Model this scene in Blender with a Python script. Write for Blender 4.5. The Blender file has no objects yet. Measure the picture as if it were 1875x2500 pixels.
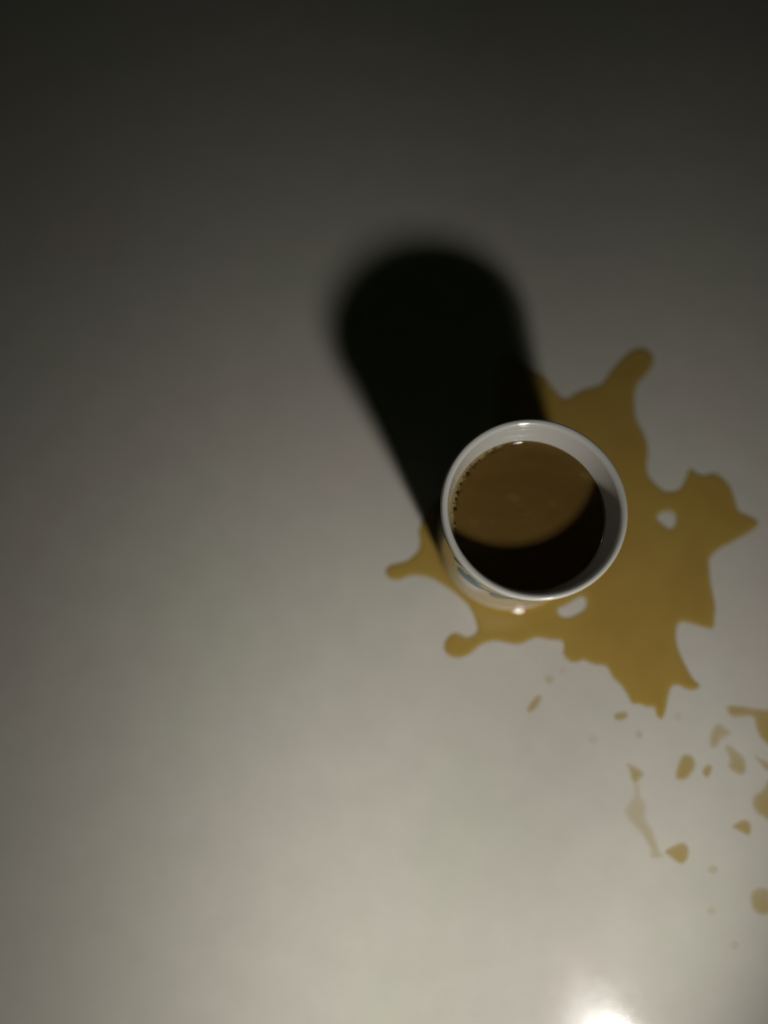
import bpy, bmesh, math, random
import numpy as np
from mathutils import Vector, Matrix
from mathutils.geometry import delaunay_2d_cdt

# ------------------------------------------------------------------ camera, world, lamp, exposure
scene = bpy.context.scene
COL = scene.collection
R = math.radians

cam_data = bpy.data.cameras.new("camera")
cam = bpy.data.objects.new("camera", cam_data)
COL.objects.link(cam)
cam.location = (-0.06738, -0.08299, 0.40977)
cam.rotation_euler = (0.23613, 0, 0)
cam_data.sensor_fit = 'VERTICAL'
cam_data.sensor_height = 36.0
cam_data.lens = 27.07
cam_data.clip_start = 0.01
cam_data.clip_end = 50.0
cam_data.dof.use_dof = True
cam_data.dof.focus_distance = 0.353
cam_data.dof.aperture_fstop = 1.32
scene.camera = cam

world = bpy.data.worlds.new("World")
scene.world = world
world.use_nodes = True
wb = world.node_tree.nodes["Background"]
wb.inputs[0].default_value = (0.62, 0.90, 0.55, 1)
wb.inputs[1].default_value = 0.0045

def add_lamp(loc, energy, az, el, roll, half, aspect, radius):
    """one bulb of the desk lamp: its reflector throws an oval beam"""
    d = bpy.data.lights.new("lamp_stand_in", 'SPOT')
    d.energy = energy
    d.color = (1.0, 0.972, 0.922)
    d.shadow_soft_size = radius
    d.spot_size = 2 * half
    d.spot_blend = 1.0
    o = bpy.data.objects.new("lamp_stand_in", d)
    COL.objects.link(o)
    o.location = loc
    aim = Vector((math.cos(el) * math.cos(az), math.cos(el) * math.sin(az), -math.sin(el)))
    o.rotation_euler = (aim.to_track_quat('-Z', 'Y').to_matrix() @ Matrix.Rotation(roll, 3, 'Z')).to_euler()
    o.scale = (1, 1 / aspect, 1)

LAMP_POWER = 3.9
add_lamp((0.1270, -0.3500, 0.2745), LAMP_POWER, 2.725, 0.625, 0.135, 0.994, 3.2, 0.0195)
add_lamp((0.1090, -0.3465, 0.2745), LAMP_POWER * 1.032, 2.005, 0.863, 0.495, 0.865, 1.92, 0.0195)  # second spot, added to shape the brightness across the table

scene.view_settings.view_transform = 'Standard'
scene.view_settings.look = 'None'
scene.view_settings.exposure = 0
scene.view_settings.gamma = 1
scene.cycles.max_bounces = 12
scene.cycles.transparent_max_bounces = 16

# ------------------------------------------------------------------ measured outlines (millimetres on the table, origin = middle of the cup foot)
SPILL = [(16.9,98.9),(23.5,95.7),(28.2,88.9),(33.0,82.6),(37.1,81.7),(40.6,83.9),(46.7,87.1),(53.5,88.9),(57.5,91.1),(61.7,97.0),(67.2,103.4),(73.7,109.9),(79.9,112.7),(84.9,111.3),(87.5,106.2),(85.2,99.8),(81.0,94.8),(76.9,90.2),(74.7,83.5),(74.4,74.5),(75.1,67.4),(77.6,62.2),(79.5,55.2),(79.7,49.1),(78.3,42.2),(78.9,36.2),(82.5,31.1),(87.1,27.3),(92.0,26.9),(96.2,29.0),(99.6,34.5),(101.6,38.8),(103.4,39.8),(106.0,37.5),(110.0,36.2),(115.1,37.5),(119.0,35.3),(122.6,31.1),(124.5,26.0),(125.5,20.1),(126.7,15.9),(131.3,13.5),(136.6,10.1),(133.7,6.0),(126.8,1.9),(120.0,-1.8),(114.1,-4.7),(109.2,-8.7),(107.5,-12.0),(107.4,-17.0),(107.2,-21.8),(107.7,-28.2),(108.5,-36.1),(107.5,-42.4),(106.2,-47.4),(101.9,-47.0),(95.8,-45.1),(90.5,-43.9),(87.5,-45.9),(86.3,-50.9),(86.5,-57.1),(88.3,-63.2),(90.5,-68.5),(93.1,-73.8),(96.3,-77.2),(93.4,-79.1),(89.6,-78.7),(85.9,-76.8),(82.1,-77.2),(79.8,-81.3),(78.1,-87.3),(76.6,-91.7),(74.9,-93.6),(73.2,-91.7),(72.3,-88.0),(68.9,-87.6),(64.4,-86.2),(61.0,-85.8),(58.7,-81.3),(55.9,-76.8),(52.3,-73.4),(50.3,-69.3),(47.8,-66.6),(43.5,-66.3),(39.0,-64.7),(36.7,-63.8),(33.5,-65.1),(29.7,-64.4),(26.8,-60.9),(27.4,-57.1),(26.4,-54.0),(22.5,-53.6),(17.9,-52.9),(13.2,-52.3),(9.3,-53.6),(5.3,-55.2),(2.4,-55.8),(-2.1,-55.1),(-7.3,-54.1),(-11.8,-54.5),(-16.4,-56.1),(-19.7,-58.6),(-23.7,-61.5),(-28.2,-62.8),(-32.7,-61.8),(-35.3,-59.0),(-35.2,-55.4),(-33.2,-52.2),(-29.9,-50.3),(-26.7,-51.3),(-23.5,-52.5),(-19.5,-50.9),(-17.8,-48.3),(-18.4,-44.5),(-19.9,-39.9),(-22.4,-35.3),(-25.6,-32.0),(-29.4,-28.7),(-34.0,-25.4),(-39.2,-22.1),(-44.5,-20.1),(-49.8,-19.4),(-55.1,-20.1),(-59.7,-21.8),(-64.4,-20.8),(-66.3,-17.4),(-64.4,-14.4),(-59.7,-13.1),(-55.0,-11.7),(-51.0,-8.7),(-48.3,-5.3),(-47.6,-0.5),(-48.2,4.3),(-46.5,10.0),(-43.5,16.0),(-39.0,21.0),(-34.5,25.0),(-28.0,31.5),(-14.0,40.3),(-5.5,46.0),(-4.0,58.0),(-4.5,72.0),(-4.0,86.0),(-2.0,98.0),(0.5,106.0),(4.0,109.7),(10.4,105.2)]
HOLES = [ [(81.4,12.2),(84.5,15.5),(90.2,15.9),(92.3,12.6),(91.1,7.6),(88.5,5.8),(84.7,8.1)] , [(24.5,-37.7),(29.0,-35.3),(33.9,-32.5),(37.9,-30.7),(40.6,-32.5),(39.9,-36.9),(36.6,-39.6),(31.0,-42.0),(26.3,-41.6)] ]
DROPS = {
  'dash': [(6.5,-89.3),(8.6,-85.6),(11.8,-82.3),(14.0,-82.6),(12.8,-86.0),(10.0,-89.3),(7.6,-90.4)],
  'speckA': [(16.1,-73.4),(18.9,-71.6),(20.7,-73.4),(19.8,-76.1),(17.1,-75.7)],
  'speckA2': [(27.6,-70.0),(26.8,-70.9),(25.9,-71.0),(24.7,-70.9),(24.5,-70.0),(24.8,-69.3),(26.0,-68.7),(27.1,-69.2)],
  'oval': [(51.4,-92.6),(52.6,-91.2),(55.7,-90.6),(57.6,-90.9),(57.0,-93.4),(52.4,-94.5)],
  'speckB': [(65.0,-101.4),(64.1,-102.9),(63.1,-103.0),(61.8,-102.5),(61.7,-101.4),(62.0,-99.9),(63.4,-99.9),(64.7,-100.3)],
  'speckC': [(42.2,-104.0),(41.0,-105.2),(39.3,-106.1),(37.8,-105.4),(37.2,-104.0),(38.2,-102.3),(39.6,-101.4),(41.2,-102.5)],
  'speckD': [(85.6,-92.6),(84.8,-94.0),(83.6,-94.1),(82.4,-94.0),(81.9,-92.6),(82.5,-91.4),(83.9,-90.8),(85.0,-91.3)],
  'tri': [(55.8,-115.5),(59.1,-117.0),(64.1,-120.2),(61.6,-123.4),(59.2,-125.2),(57.5,-122.7),(57.0,-119.1)],
  'streak': [(58.5,-125.9),(61.4,-125.9),(61.5,-130.5),(64.0,-135.4),(63.5,-141.7),(66.4,-147.2),(67.8,-152.0),(69.2,-156.8),(71.3,-157.8),(69.7,-159.9),(64.6,-159.9),(64.2,-156.1),(61.7,-150.6),(57.6,-145.8),(54.5,-142.3),(53.0,-138.2),(55.5,-134.7),(58.3,-131.2)],
  'heart': [(71.8,-157.1),(77.5,-154.1),(81.3,-153.4),(83.3,-155.4),(82.9,-159.5),(80.4,-162.6),(77.5,-162.2),(74.8,-160.2)],
  'bean': [(80.3,-122.7),(82.0,-116.3),(83.9,-112.7),(86.6,-111.4),(89.8,-113.0),(90.4,-117.0),(88.0,-120.5),(84.8,-123.2)],
  'seed': [(94.1,-119.8),(96.2,-117.0),(98.5,-117.0),(97.8,-120.2),(95.7,-122.3)],
  'hook': [(99.1,-103.3),(101.0,-98.9),(104.0,-96.0),(106.9,-97.8),(110.7,-100.7),(107.9,-102.5),(104.7,-104.0),(102.1,-107.6),(99.4,-107.6)],
  'pear': [(106.6,-107.6),(108.9,-106.9),(112.4,-109.8),(115.8,-113.4),(115.9,-119.1),(113.4,-121.3),(109.8,-119.8),(107.1,-117.0),(108.3,-113.4)],
  'big': [(109.8,-87.6),(113.6,-87.4),(120.7,-88.1),(127.8,-89.0),(132.5,-89.5),(138.9,-91.3),(141.2,-96.4),(138.4,-103.2),(133.2,-107.3),(128.5,-106.6),(125.2,-102.8),(123.4,-98.2),(122.9,-93.6),(119.3,-92.5),(112.1,-92.9),(110.0,-90.4)],
  'wedge': [(120.9,-111.8),(123.6,-113.2),(127.5,-115.0),(130.1,-117.2),(127.0,-119.2),(124.5,-117.2)],
  'lump': [(126.6,-123.4),(123.8,-127.9),(118.7,-131.4),(117.5,-135.8),(119.2,-139.3),(121.8,-141.0),(124.3,-142.7),(129.9,-142.3),(133.6,-134.9),(132.8,-126.5),(130.0,-122.5)],
  'kite': [(106.5,-145.8),(109.5,-143.6),(112.8,-142.7),(115.2,-144.0),(115.3,-147.1),(113.9,-149.6),(110.8,-148.3)],
  'round': [(123.7,-179.8),(122.7,-176.7),(120.4,-174.4),(117.4,-173.6),(114.3,-174.4),(112.1,-176.7),(111.5,-179.8),(112.1,-182.9),(114.3,-185.2),(117.4,-186.0),(120.4,-185.2),(122.7,-182.9)],
  'speckE': [(96.9,-165.6),(96.2,-166.5),(94.6,-167.3),(92.9,-166.5),(92.1,-165.6),(92.8,-164.5),(94.9,-163.9),(96.4,-164.5)],
  'speckF': [(94.3,-184.0),(93.1,-185.3),(91.6,-185.8),(90.3,-185.0),(89.6,-184.0),(90.6,-182.7),(92.0,-182.2),(93.3,-182.9)],
  'speckG': [(103.8,-198.9),(102.8,-199.8),(101.7,-201.0),(100.3,-200.3),(100.0,-198.9),(101.0,-197.5),(102.1,-197.4),(103.3,-197.9)],
}
BUBBLES = [ (-27.49,20.21,1.08),(-32.39,10.81,0.85),(-33.33,7.83,0.77),(-33.96,2.89,1.02),(-30.98,15.19,0.62),(-29.58,18.53,0.48),(-23.84,24.89,0.48),(-22.02,27.04,0.37),(-15.50,30.90,0.57),(-24.39,23.05,0.37),(-34.45,5.73,0.40),(-32.24,13.41,0.37),(-30.68,11.71,0.34),(-17.50,30.28,0.40),(-26.84,22.65,0.31),(-32.94,5.49,0.26),(-25.48,23.97,0.34),(-14.04,32.44,0.28),(-12.25,32.69,0.28),(-10.00,33.84,0.28),(-8.50,34.30,0.26),(-6.42,34.61,0.26),(-4.64,34.86,0.28),(0.41,35.33,0.28),(-34.30,-4.10,0.45),(-34.15,-6.58,0.45) ]


CUP_H, CUP_R, FOOT_R = 0.0751, 0.042, 0.0379
COFFEE_Z, COFFEE_R = 0.0580, 0.0364

# ------------------------------------------------------------------ helpers
def new_mat(name):
    m = bpy.data.materials.new(name)
    m.use_nodes = True
    nt = m.node_tree
    return m, nt, nt.nodes["Principled BSDF"]

def N(nt, t, **kw):
    n = nt.nodes.new(t)
    for k, v in kw.items():
        setattr(n, k, v)
    return n

def noise(nt, scale, detail=2, rough=0.5, vec=None):
    n = N(nt, 'ShaderNodeTexNoise')
    n.inputs['Scale'].default_value = scale
    n.inputs['Detail'].default_value = detail
    n.inputs['Roughness'].default_value = rough
    if vec is None:
        tc = N(nt, 'ShaderNodeTexCoord')
        vec = tc.outputs['Object']
    nt.links.new(vec, n.inputs['Vector'])
    return n

def ramp(nt, fac, stops):
    r = N(nt, 'ShaderNodeValToRGB')
    e = r.color_ramp.elements
    while len(e) < len(stops):
        e.new(0.5)
    for el, (p, c) in zip(e, stops):
        el.position = p
        el.color = (*c, 1) if len(c) == 3 else c
    nt.links.new(fac, r.inputs[0])
    return r

def maprange(nt, val, a, b, c, d):
    n = N(nt, 'ShaderNodeMapRange')
    nt.links.new(val, n.inputs[0])
    for i, v in enumerate((a, b, c, d)):
        n.inputs[i + 1].default_value = v
    return n.outputs[0]

def bump(nt, bsdf, height, strength, dist, coat=False):
    b = N(nt, 'ShaderNodeBump')
    b.inputs['Strength'].default_value = strength
    b.inputs['Distance'].default_value = dist
    nt.links.new(height, b.inputs['Height'])
    nt.links.new(b.outputs[0], bsdf.inputs['Normal'])
    if coat:
        nt.links.new(b.outputs[0], bsdf.inputs['Coat Normal'])
    return b

def link(name, me, mat, parent=None, smooth=True):
    o = bpy.data.objects.new(name, me)
    COL.objects.link(o)
    if mat:
        me.materials.append(mat)
    if smooth:
        me.polygons.foreach_set('use_smooth', [True] * len(me.polygons))
    if parent:
        o.parent = parent
    return o

def tag(o, label=None, cat=None, group=None, kind=None):
    for k, v in (('label', label), ('category', cat), ('group', group), ('kind', kind)):
        if v:
            o[k] = v
    return o

def lathe(profile, seg=192):
    """revolve (r, z) pairs; r == 0 at an end closes it"""
    bm = bmesh.new()
    rings = []
    for r, z in profile:
        if r < 1e-7:
            rings.append([bm.verts.new((0, 0, z))])
        else:
            rings.append([bm.verts.new((r * math.cos(2 * math.pi * i / seg), r * math.sin(2 * math.pi * i / seg), z)) for i in range(seg)])
    for a, b in zip(rings, rings[1:]):
        for i in range(seg):
            j = (i + 1) % seg
            va = [a[0]] if len(a) == 1 else [a[i], a[j]]
            vb = [b[0]] if len(b) == 1 else [b[j], b[i]]
            if len(va) + len(vb) > 2:
                bm.faces.new(va + vb)
    me = bpy.data.meshes.new("lathe")
    bmesh.ops.recalc_face_normals(bm, faces=bm.faces)
    bm.to_mesh(me)
    bm.free()
    return me

def spline(pts, closed=True, per=6):
    """Catmull-Rom through the points"""
    p = np.array(pts, float)
    n = len(p)
    out = []
    for i in range(n if closed else n - 1):
        if closed:
            a, b, c, d = p[(i - 1) % n], p[i], p[(i + 1) % n], p[(i + 2) % n]
        else:
            a, b, c, d = p[max(i - 1, 0)], p[i], p[i + 1], p[min(i + 2, n - 1)]
        for t in np.linspace(0, 1, per, endpoint=False):
            out.append(0.5 * (2 * b + (c - a) * t + (2 * a - 5 * b + 4 * c - d) * t * t + (3 * b - a - 3 * c + d) * t ** 3))
    if not closed:
        out.append(p[-1])
    return np.array(out)

def resample(poly, step):
    q = np.vstack([poly, poly[:1]])
    L = np.concatenate([[0], np.cumsum(np.hypot(*np.diff(q, axis=0).T))])
    n = max(12, int(L[-1] / step))
    s = np.linspace(0, L[-1], n, endpoint=False)
    return np.stack([np.interp(s, L, q[:, 0]), np.interp(s, L, q[:, 1])], -1)

def offset(poly, d):
    """move a closed outline outwards by d"""
    t = np.roll(poly, -1, 0) - np.roll(poly, 1, 0)
    t /= np.maximum(np.hypot(*t.T), 1e-9)[:, None]
    area = (poly[:, 0] * np.roll(poly[:, 1], -1) - np.roll(poly[:, 0], -1) * poly[:, 1]).sum()
    return poly + np.stack([t[:, 1], -t[:, 0]], -1) * d * np.sign(area)

def inside(P, poly):
    x, y = P[:, 0], P[:, 1]
    r = np.zeros(len(P), bool)
    a = poly
    b = np.roll(poly, -1, 0)
    for (x0, y0), (x1, y1) in zip(a, b):
        if y0 == y1:
            continue
        c = ((y0 > y) != (y1 > y)) & (x < (x1 - x0) * (y - y0) / (y1 - y0) + x0)
        r ^= c
    return r

def edge_dist(P, polys):
    d = np.full(len(P), 1e9)
    for poly in polys:
        q = np.roll(poly, -1, 0)
        for i in range(0, len(P), 4000):
            p = P[i:i + 4000, None]
            ab = (q - poly)[None]
            t = np.clip(((p - poly[None]) * ab).sum(-1) / np.maximum((ab ** 2).sum(-1), 1e-12), 0, 1)
            dd = np.sqrt(((p - (poly[None] + t[..., None] * ab)) ** 2).sum(-1)).min(1)
            d[i:i + 4000] = np.minimum(d[i:i + 4000], dd)
    return d

def liquid_mesh(name, outline, holes, step, cell, height, width, density, wide=6.0, cup=False, origin=(0, 0), grow=.8):
    """a film of liquid lying on the table: millimetre outline, domed edges, attribute 'film' = how much coffee is in it"""
    rng = np.random.RandomState(len(outline) * 7 + 3)
    out = resample(spline(outline), step)
    hs = [resample(spline(h), step) for h in holes]
    out = offset(out, grow)
    hs = [offset(h, -grow) for h in hs]
    ring = None
    pts = [out] + hs
    loops = []
    n = 0
    for l in pts:
        loops.append((n, len(l)))
        n += len(l)
    edges = [(a + i, a + (i + 1) % c) for a, c in loops for i in range(c)]
    lo, hi = out.min(0), out.max(0)
    gx, gy = np.meshgrid(np.arange(lo[0], hi[0], cell), np.arange(lo[1], hi[1], cell))
    gx = gx + (np.arange(gx.shape[0]) % 2)[:, None] * cell * .5
    G = np.stack([gx.ravel(), gy.ravel()], -1)
    keep = inside(G, out)
    for h in hs:
        keep &= ~inside(G, h)
    G = G[keep]
    G = G[edge_dist(G, pts) > cell * .45]
    # extra rows of points close to the edge, so the rounded lip is smooth
    if cup:
        rf = FOOT_R * 1000
        G = G[np.hypot(*G.T) > rf + 3.3]
        th = np.linspace(0, 2 * np.pi, 200, endpoint=False)
        for k in (-.25, .1, .3, .55, .85, 1.2, 1.7, 2.3, 3.0):
            c = np.stack([np.cos(th), np.sin(th)], -1) * (rf + k)
            m = inside(c, out)
            for h in hs:
                m &= ~inside(c, h)
            c = c[m]
            G = np.vstack([G, c[edge_dist(c, pts) > .25]])
    V = np.vstack(pts + [G])
    vs, es, fs, *_ = delaunay_2d_cdt([Vector(v) for v in V], edges, [], 0, 1e-6)
    V = np.array([(v.x, v.y) for v in vs])
    F = np.array([list(f) for f in fs])
    C = V[F].mean(1)
    k = inside(C, out)
    for h in hs:
        k &= ~inside(C, h)
    if cup:
        k &= np.hypot(*C.T) > FOOT_R * 1000 - .2
    F = F[k]
    used = np.unique(F)
    mp = -np.ones(len(V), int)
    mp[used] = np.arange(len(used))
    V, F = V[used], mp[F]
    d = edge_dist(V, pts)
    t = np.clip(d / width, 0, 1)
    z = .03 + height * (1 - (1 - t) ** 2)
    film = density * (.62 * np.clip(d / (width * .8), 0, 1) ** 1.2 + .38 * (1 - np.exp(-d / wide * 2.2)))
    if cup:
        rr = np.hypot(*V.T) - FOOT_R * 1000
        z = z + 2.0 * np.exp(-np.clip(rr, -.3, None) / .75) * np.clip(t * 1.5, 0, 1)
    z = z + .025 * height * np.sin(V[:, 0] * .23 + 1) * np.cos(V[:, 1] * .19) * t
    ox, oy = origin
    co = [((x - ox) / 1000, (y - oy) / 1000, zz / 1000) for (x, y), zz in zip(V, z)]
    me = bpy.data.meshes.new(name)
    me.from_pydata(co, [], [f.tolist() for f in F])
    at = me.attributes.new('film', 'FLOAT', 'POINT')
    at.data.foreach_set('value', film.astype(np.float32))
    bm = bmesh.new()
    bm.from_mesh(me)
    bmesh.ops.recalc_face_normals(bm, faces=bm.faces)
    if sum(f.normal.z for f in bm.faces) < 0:
        bmesh.ops.reverse_faces(bm, faces=bm.faces)
    bm.to_mesh(me)
    bm.free()
    me.update()
    return me

# ------------------------------------------------------------------ materials
def mat_table():
    m, nt, b = new_mat("white_glossy_table")
    L = nt.links
    n1 = noise(nt, 9, 2, .5)
    c = ramp(nt, n1.outputs[0], [(.30, (.572, .562, .474)), (.50, (.588, .560, .492)), (.70, (.600, .548, .492))])
    n2 = noise(nt, 55, 4, .6)
    c2 = ramp(nt, n2.outputs[0], [(.30, (.94, .94, .94)), (.70, (1, 1, 1))])
    mx = N(nt, 'ShaderNodeMix', data_type='RGBA', blend_type='MULTIPLY')
    mx.inputs[0].default_value = 1
    L.new(c.outputs[0], mx.inputs[6])
    L.new(c2.outputs[0], mx.inputs[7])
    L.new(mx.outputs[2], b.inputs['Base Color'])
    n3 = noise(nt, 24, 4, .65)
    L.new(maprange(nt, n3.outputs[0], .3, .7, .50, .62), b.inputs['Roughness'])
    b.inputs['Specular IOR Level'].default_value = .15
    b.inputs['Coat Weight'].default_value = .22
    n5 = noise(nt, 34, 4, .6)
    L.new(maprange(nt, n5.outputs[0], .35, .65, .10, .19), b.inputs['Coat Roughness'])
    n4 = noise(nt, 38, 2, .5)
    bump(nt, b, n4.outputs[0], .05, .002, coat=True)
    return m

def mat_porcelain():
    m, nt, b = new_mat("white_porcelain")
    n = noise(nt, 45, 3)
    c = ramp(nt, n.outputs[0], [(.3, (.72, .71, .66)), (.7, (.76, .75, .69))])
    nt.links.new(c.outputs[0], b.inputs['Base Color'])
    b.inputs['Roughness'].default_value = .30
    b.inputs['Coat Weight'].default_value = 1
    b.inputs['Coat Roughness'].default_value = .0
    b.inputs['Coat IOR'].default_value = 1.75
    return m

def mat_glaze(name, col):
    m, nt, b = new_mat(name)
    n = noise(nt, 400, 3)
    c = ramp(nt, n.outputs[0], [(.3, tuple(x * .8 for x in col)), (.7, col)])
    nt.links.new(c.outputs[0], b.inputs['Base Color'])
    b.inputs['Roughness'].default_value = .45
    b.inputs['Specular IOR Level'].default_value = .2
    return m

def mat_spill():
    """milky coffee film: the thinner it is, the more of the table shows through it"""
    m, nt, b = new_mat("spilt_milky_coffee")
    L = nt.links
    at = N(nt, 'ShaderNodeAttribute', attribute_name='film')
    n = noise(nt, 28, 3, .55)
    mul = N(nt, 'ShaderNodeMath', operation='MULTIPLY')
    L.new(at.outputs['Fac'], mul.inputs[0])
    L.new(maprange(nt, n.outputs[0], .3, .7, .72, 1.12), mul.inputs[1])
    c = ramp(nt, mul.outputs[0], [(.0, (.62, .455, .078)), (.45, (.47, .325, .072)), (1., (.390, .248, .058))])
    L.new(c.outputs[0], b.inputs['Base Color'])
    b.inputs['Roughness'].default_value = .04
    b.inputs['IOR'].default_value = 1.45
    b.inputs['Coat Weight'].default_value = .8
    b.inputs['Coat Roughness'].default_value = .02
    b.inputs['Coat IOR'].default_value = 1.6
    a = ramp(nt, mul.outputs[0], [(.0, (0, 0, 0)), (.2, (.45, .45, .45)), (.45, (.82, .82, .82)), (.85, (1, 1, 1))])
    L.new(a.outputs[0], b.inputs['Alpha'])
    return m

def mat_coffee():
    m, nt, b = new_mat("milky_coffee")
    L = nt.links
    tc = N(nt, 'ShaderNodeTexCoord')
    mp = N(nt, 'ShaderNodeMapping')
    mp.inputs['Scale'].default_value = (1, 2.2, 1)
    L.new(tc.outputs['Object'], mp.inputs[0])
    n = noise(nt, 60, 5, .6, mp.outputs[0])
    c = ramp(nt, n.outputs[0], [(.30, (.128, .074, .0185)), (.60, (.144, .085, .022)), (.74, (.19, .118, .038))])
    L.new(c.outputs[0], b.inputs['Base Color'])
    b.inputs['Roughness'].default_value = .025
    b.inputs['IOR'].default_value = 1.36
    n2 = noise(nt, 130, 2, .5)
    bump(nt, b, n2.outputs[0], .05, .001)
    return m

def mat_foam():
    m, nt, b = new_mat("pale_coffee_foam")
    L = nt.links
    at = N(nt, 'ShaderNodeAttribute', attribute_name='film')
    n = noise(nt, 900, 4, .7)
    c = ramp(nt, n.outputs[0], [(.35, (.27, .19, .065)), (.65, (.36, .28, .12))])
    L.new(c.outputs[0], b.inputs['Base Color'])
    b.inputs['Roughness'].default_value = .35
    L.new(at.outputs['Fac'], b.inputs['Alpha'])
    n2 = noise(nt, 1500, 3)
    bump(nt, b, n2.outputs[0], .4, .0002)
    return m

def mat_bubble():
    m, nt, b = new_mat("coffee_bubble")
    n = noise(nt, 700, 2)
    c = ramp(nt, n.outputs[0], [(.3, (.038, .014, .003)), (.7, (.055, .022, .005))])
    nt.links.new(c.outputs[0], b.inputs['Base Color'])
    b.inputs['Roughness'].default_value = .05
    b.inputs['IOR'].default_value = 1.33
    return m

M_TABLE, M_CUP, M_SPILL, M_COFFEE, M_FOAM, M_BUB = mat_table(), mat_porcelain(), mat_spill(), mat_coffee(), mat_foam(), mat_bubble()
M_BLUE = mat_glaze("blue_grey_glaze", (.17, .225, .24))
M_PALE = mat_glaze("pale_blue_glaze", (.15, .27, .30))
M_GREEN = mat_glaze("sage_green_glaze", (.23, .27, .215))

# ------------------------------------------------------------------ table top (one thick slab with rounded edges, top at z = 0)
bm = bmesh.new()
bmesh.ops.create_cube(bm, size=1)
for v in bm.verts:
    v.co = Vector((v.co.x * 1.8, v.co.y * 1.5 + .05, v.co.z * .028 - .014))
bmesh.ops.bevel(bm, geom=bm.edges[:], offset=.004, segments=3, profile=.5, affect='EDGES')
me = bpy.data.meshes.new("table")
bm.to_mesh(me)
bm.free()
tag(link("table", me, M_TABLE, smooth=False), "white glossy table top with the cup and spilt coffee on it", "table")

# ------------------------------------------------------------------ cup
cup = bpy.data.objects.new("cup", None)
cup.empty_display_size = .03
COL.objects.link(cup)
tag(cup, "white porcelain cup filled with milky coffee, standing in the spill", "cup")
MM = .001
WALL = [(31.5, 1.3), (33.5, 1.1), (34.3, .35), (35.2, 0), (36.6, .15), (37.6, .9), (37.95, 2.2), (37.98, 3.0), (38.0, 3.4), (37.9, 3.7), (37.75, 4.1), (37.7, 5.5), (37.75, 7), (38.1, 15), (38.6, 30), (39.4, 50), (40.5, 63), (41.3, 69.5), (41.8, 72.6),
        (41.98, 73.6), (41.85, 74.4), (41.45, 74.9), (40.9, 75.08), (40.2, 75.0), (39.5, 74.65), (38.95, 74.0), (38.6, 73.1), (38.40, 72.0)] + [(36.4 + 2.0 * ((zz - 58.6) / 13.4) ** 1.1, zz) for zz in np.arange(71.4, 58.7, -.3)] + [(36.4, 58.6), (35.8, 50), (35.0, 30), (34.2, 12), (32.5, 7.5), (29, 5.5), (0, 5.2)]
prof = [(0, 1.6)] + WALL
# smooth the profile with extra points
pp = spline(np.array(prof), closed=False, per=3)
pp[0, 0] = 0
pp[-1, 0] = 0
pp[:, 0] = np.maximum(pp[:, 0], 0)
me = lathe([(r * MM, z * MM) for r, z in pp], 224)
me.name = "body"
# two faint beads added inside the far wall to catch highlight lines
for v in me.vertices:
    r = math.hypot(v.co.x, v.co.y) / MM
    z = v.co.z / MM
    if 58 < z < 73 and r < 39.2:
        a = math.degrees(math.atan2(v.co.y, v.co.x))
        wgt = math.exp(-((a - 96) / 13) ** 2)
        k = 1 - wgt * (.30 * math.exp(-((z - 64.6) / .28) ** 2) + .20 * math.exp(-((z - 70.3) / .28) ** 2)) / r
        v.co.x *= k
        v.co.y *= k
link("body", me, M_CUP, cup)

def wall_r(z):
    o = [(38.1, 15), (38.6, 30), (39.4, 50), (40.5, 63), (41.3, 69.5), (41.8, 72.6)]
    return float(np.interp(z, [q[1] for q in o], [q[0] for q in o]))

def motif(name, a0, z0, a1, z1, w, mat, tip=.25):
    """leaf-shaped glaze print on the outer wall from (azimuth deg, z mm) to (azimuth deg, z mm), 0.08 mm proud"""
    bm = bmesh.new()
    n = 12
    L = []
    Rt = []
    s0 = np.array([R(a0) * 39.5, z0])
    s1 = np.array([R(a1) * 39.5, z1])
    d = (s1 - s0) / np.linalg.norm(s1 - s0)
    nn = np.array([-d[1], d[0]])
    def P(s, up=.08):
        z = min(s[1], 72.5)
        a = s[0] / 39.5
        r = wall_r(z) + up
        return (r * math.cos(a) * MM, r * math.sin(a) * MM, z * MM)
    rows = []
    for i in range(n + 1):
        t = i / n
        ww = w * (tip + (1 - tip) * math.sin(math.pi * t) ** .8) * .5
        c = s0 + (s1 - s0) * t + nn * math.sin(t * math.pi) * w * .15
        rows.append([bm.verts.new(P(c + nn * ww * k, u)) for k, u in ((-1, -.05), (-.9, .08), (0, .09), (.9, .08), (1, -.05))])
    for a, b in zip(rows, rows[1:]):
        for k in range(4):
            bm.faces.new((a[k], a[k + 1], b[k + 1], b[k]))
    bmesh.ops.recalc_face_normals(bm, faces=bm.faces)
    c0 = rows[n // 2][2].co
    f = min(bm.faces, key=lambda f: (f.calc_center_median() - c0).length)
    if f.normal.dot(Vector((c0.x, c0.y, 0))) < 0:
        bmesh.ops.reverse_faces(bm, faces=bm.faces)
    me = bpy.data.meshes.new(name)
    bm.to_mesh(me)
    bm.free()
    return link(name, me, mat, cup)

for a in (210,):
    motif("printed_leaf", 209.5, 52.5, 217.5, 63.5, 3.6, M_BLUE)
    motif("printed_leaf", 225.0, 53.5, 235.0, 58.0, 7.0, M_BLUE)
    motif("printed_leaf", 217.0, 40.0, 237.0, 50.5, 15.0, M_PALE)
    motif("printed_leaf", 246.5, 41.0, 257.0, 57.0, 9.0, M_GREEN)
    motif("printed_leaf", 262.0, 52.0, 276.0, 60.0, 5.0, M_GREEN)
    motif("printed_stem", 210.5, 40.0, 219.5, 33.5, 2.0, M_GREEN, .6)
    motif("printed_stem", 236.0, 50.0, 262.0, 61.5, 1.6, M_PALE, .6)

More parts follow.
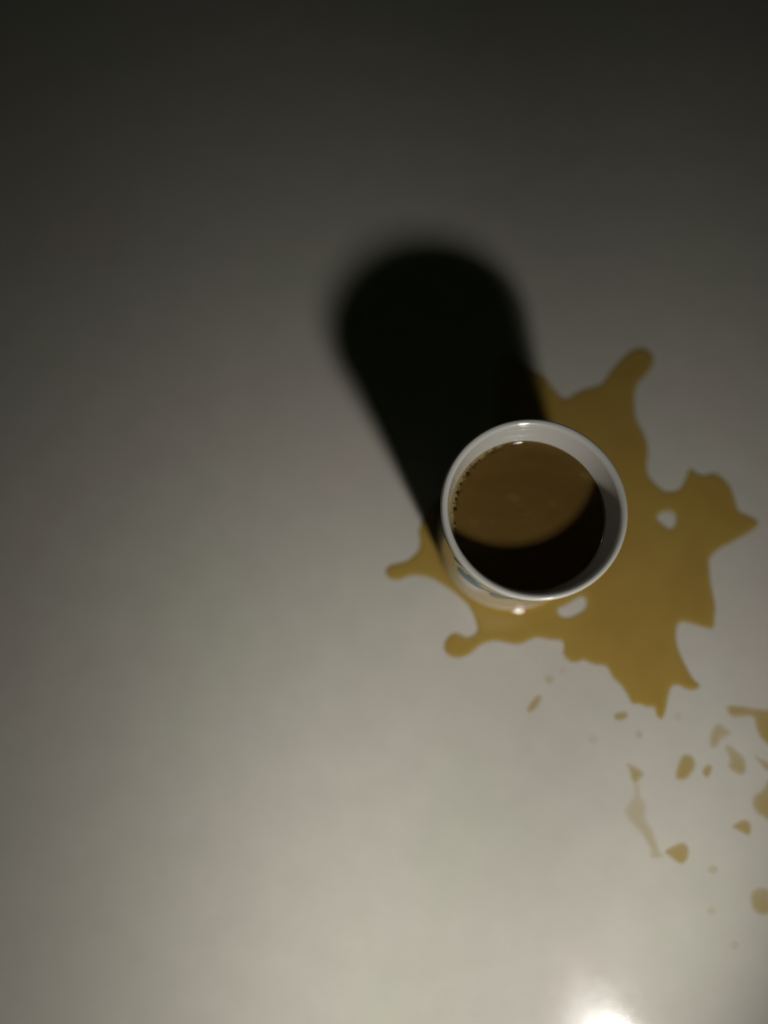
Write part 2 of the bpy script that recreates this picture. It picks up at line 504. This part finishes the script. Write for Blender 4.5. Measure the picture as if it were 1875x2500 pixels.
# ------------------------------------------------------------------ coffee in the cup
prof = [(0, COFFEE_Z)] + [(r * MM, COFFEE_Z) for r in (8, 16, 24, 30, 33, 34.3)] + [(COFFEE_R - (1 - t) * .0021, COFFEE_Z + .0011 * t ** 3.0) for t in np.linspace(.1, 1.02, 10)] + [(COFFEE_R + .0004, COFFEE_Z + .0007), (COFFEE_R - .0010, COFFEE_Z - .010), (COFFEE_R - .0016, COFFEE_Z - .02), (0, COFFEE_Z - .02)]
me = lathe(prof, 192)
me.name = "coffee"
coffee = tag(link("coffee", me, M_COFFEE), "milky brown coffee inside the white cup with bubbles along its left edge", "coffee")

# foam collar along the left rim of the coffee
rnd = random.Random(4)
bm = bmesh.new()
al = []
rows = []
n = 150
for i in range(n + 1):
    t = i / n
    a = R(101 + t * 104)
    env = min(1, t * 6, (1 - t) * 7)
    wdt = (1.1 + .6 * math.sin(t * 31) * .5 + .35 * math.sin(t * 83 + 1) + rnd.uniform(-.1, .1) + .9 * math.exp(-((t - .62) / .25) ** 2)) * (.35 + .65 * env)
    row = []
    for k, (u, h) in enumerate(((0, 1.05), (.25, .55), (.5, .32), (.78, .22), (1, .08))):
        r = 36.45 - .1 - u * (wdt + .6)
        row.append(bm.verts.new((r * math.cos(a) * MM, r * math.sin(a) * MM, COFFEE_Z + h * MM)))
        al.append((.95, .95, .85, .5, 0)[k] * min(1, env * 1.2))
    rows.append(row)
for a, b in zip(rows, rows[1:]):
    for k in range(4):
        bm.faces.new((a[k], b[k], b[k + 1], a[k + 1]))
me = bpy.data.meshes.new("foam")
bmesh.ops.recalc_face_normals(bm, faces=bm.faces)
if sum(f.normal.z for f in bm.faces) < 0:
    bmesh.ops.reverse_faces(bm, faces=bm.faces)
bm.to_mesh(me)
bm.free()
at = me.attributes.new('film', 'FLOAT', 'POINT')
at.data.foreach_set('value', al)
link("foam", me, M_FOAM, coffee)

def dome(bm, x, y, z, r, seg=14, rings=4):
    prev = None
    for j in range(rings + 1):
        e = math.pi / 2 * j / rings
        rr = r * math.cos(e)
        zz = z + r * .62 * math.sin(e)
        if j == rings:
            top = bm.verts.new((x, y, zz))
            for i in range(seg):
                bm.faces.new((prev[i], prev[(i + 1) % seg], top))
        else:
            ring = [bm.verts.new((x + rr * math.cos(2 * math.pi * i / seg), y + rr * math.sin(2 * math.pi * i / seg), zz)) for i in range(seg)]
            if prev:
                for i in range(seg):
                    bm.faces.new((prev[i], prev[(i + 1) % seg], ring[(i + 1) % seg], ring[i]))
            prev = ring

bm = bmesh.new()
dome(bm, 0, 0, 0, 1, 20, 5)
unit = bpy.data.meshes.new("bubble")
bm.to_mesh(unit)
bm.free()
unit.materials.append(M_BUB)
unit.polygons.foreach_set('use_smooth', [True] * len(unit.polygons))
for x, y, r in BUBBLES:
    o = bpy.data.objects.new("bubble", unit)
    COL.objects.link(o)
    rr = math.hypot(x, y)
    o.location = (x * MM, y * MM, COFFEE_Z + (.15 + .5 * max(0, (rr - 34.3) / 2)) * MM)
    o.scale = (r * MM,) * 3
    o.parent = coffee
# froth of tiny bubbles between them
bm = bmesh.new()
for i in range(170):
    a = R(rnd.uniform(96, 204))
    q = rnd.random() ** 1.6
    r = 35.6 - 2.0 * q
    dome(bm, r * math.cos(a) * MM, r * math.sin(a) * MM, COFFEE_Z + (.12 + .35 * (1 - q)) * MM, rnd.uniform(.08, .2) * MM, 8, 2)
me = bpy.data.meshes.new("froth")
bm.to_mesh(me)
bm.free()
tag(link("froth", me, M_BUB, coffee), kind='stuff')

# ------------------------------------------------------------------ spilt coffee on the table
me = liquid_mesh("coffee_spill", SPILL, HOLES, .8, 1.4, .45, 3.2, 1.0, 6.0, cup=True)
tag(link("coffee_spill", me, M_SPILL), "large splashed puddle of spilt brown coffee spreading around the foot of the cup", "spill")

INFO = {
    'dash': (.62, "slanted brown dash of coffee, leftmost splash on the table below the cup"),
    'speckA': (.22, "faint pale coffee speck just above the slanted brown dash"),
    'speckA2': (.10, "barely visible speck close under the lower left edge of the big puddle"),
    'oval': (.55, "small flat oval drop just left of the puddle's lowest spike"),
    'speckB': (.20, "faint speck below the flat oval drop and above the triangular drop"),
    'speckC': (.13, "faint isolated speck on bare table below the slanted dash, left of the triangular drop"),
    'speckD': (.12, "tiny faint speck just right of the puddle's lowest spike"),
    'tri': (.55, "triangular tan drop at the top end of the long pale smear"),
    'streak': (.30, "long pale curved smear of thin coffee under the triangular drop"),
    'heart': (.70, "heart shaped drop at the lower right end of the long pale smear"),
    'bean': (.75, "dark bean shaped drop standing upright, beside the tiny seed shaped drop"),
    'seed': (.60, "tiny seed shaped drop just right of the dark bean shaped drop"),
    'hook': (.42, "pale hook shaped blot above the pear shaped blot"),
    'pear': (.45, "pale pear shaped blot between the hook shaped blot and the right edge"),
    'big': (.85, "largest splash cut by the right edge, dark with a pale arm reaching left"),
    'wedge': (.45, "small pale wedge of coffee at the right edge, right of the pear shaped blot"),
    'lump': (.60, "wide tan lump of coffee cut by the right edge, above the kite shaped drop"),
    'kite': (.68, "kite shaped drop with a point to the left, under the wide tan lump"),
    'round': (.48, "round pale drop at the right edge, lowest large drop"),
    'speckE': (.20, "faint oval speck below the heart shaped drop"),
    'speckF': (.13, "very faint round speck left of the round pale drop"),
    'speckG': (.12, "faint tiny speck nearest the bright lamp reflection"),
}
for key, pts in DROPS.items():
    den, label = INFO[key]
    c = np.mean(pts, 0)
    pts = [tuple(c + (np.array(q) - c) * 1.0) for q in pts]
    size = np.ptp(np.array(pts), axis=0).min()
    big = size > 8
    den *= .46
    me = liquid_mesh("coffee_drop", pts, [], .5, max(.5, size / 9), .08 + .3 * den * min(1, size / 9), min(2.6, size * .42), den, max(1.4, size * .5), origin=c)
    o = tag(link("coffee_drop", me, M_SPILL), label, "coffee drop", "coffee drops splashed over the table")
    o.location = (c[0] * MM, c[1] * MM, 0)
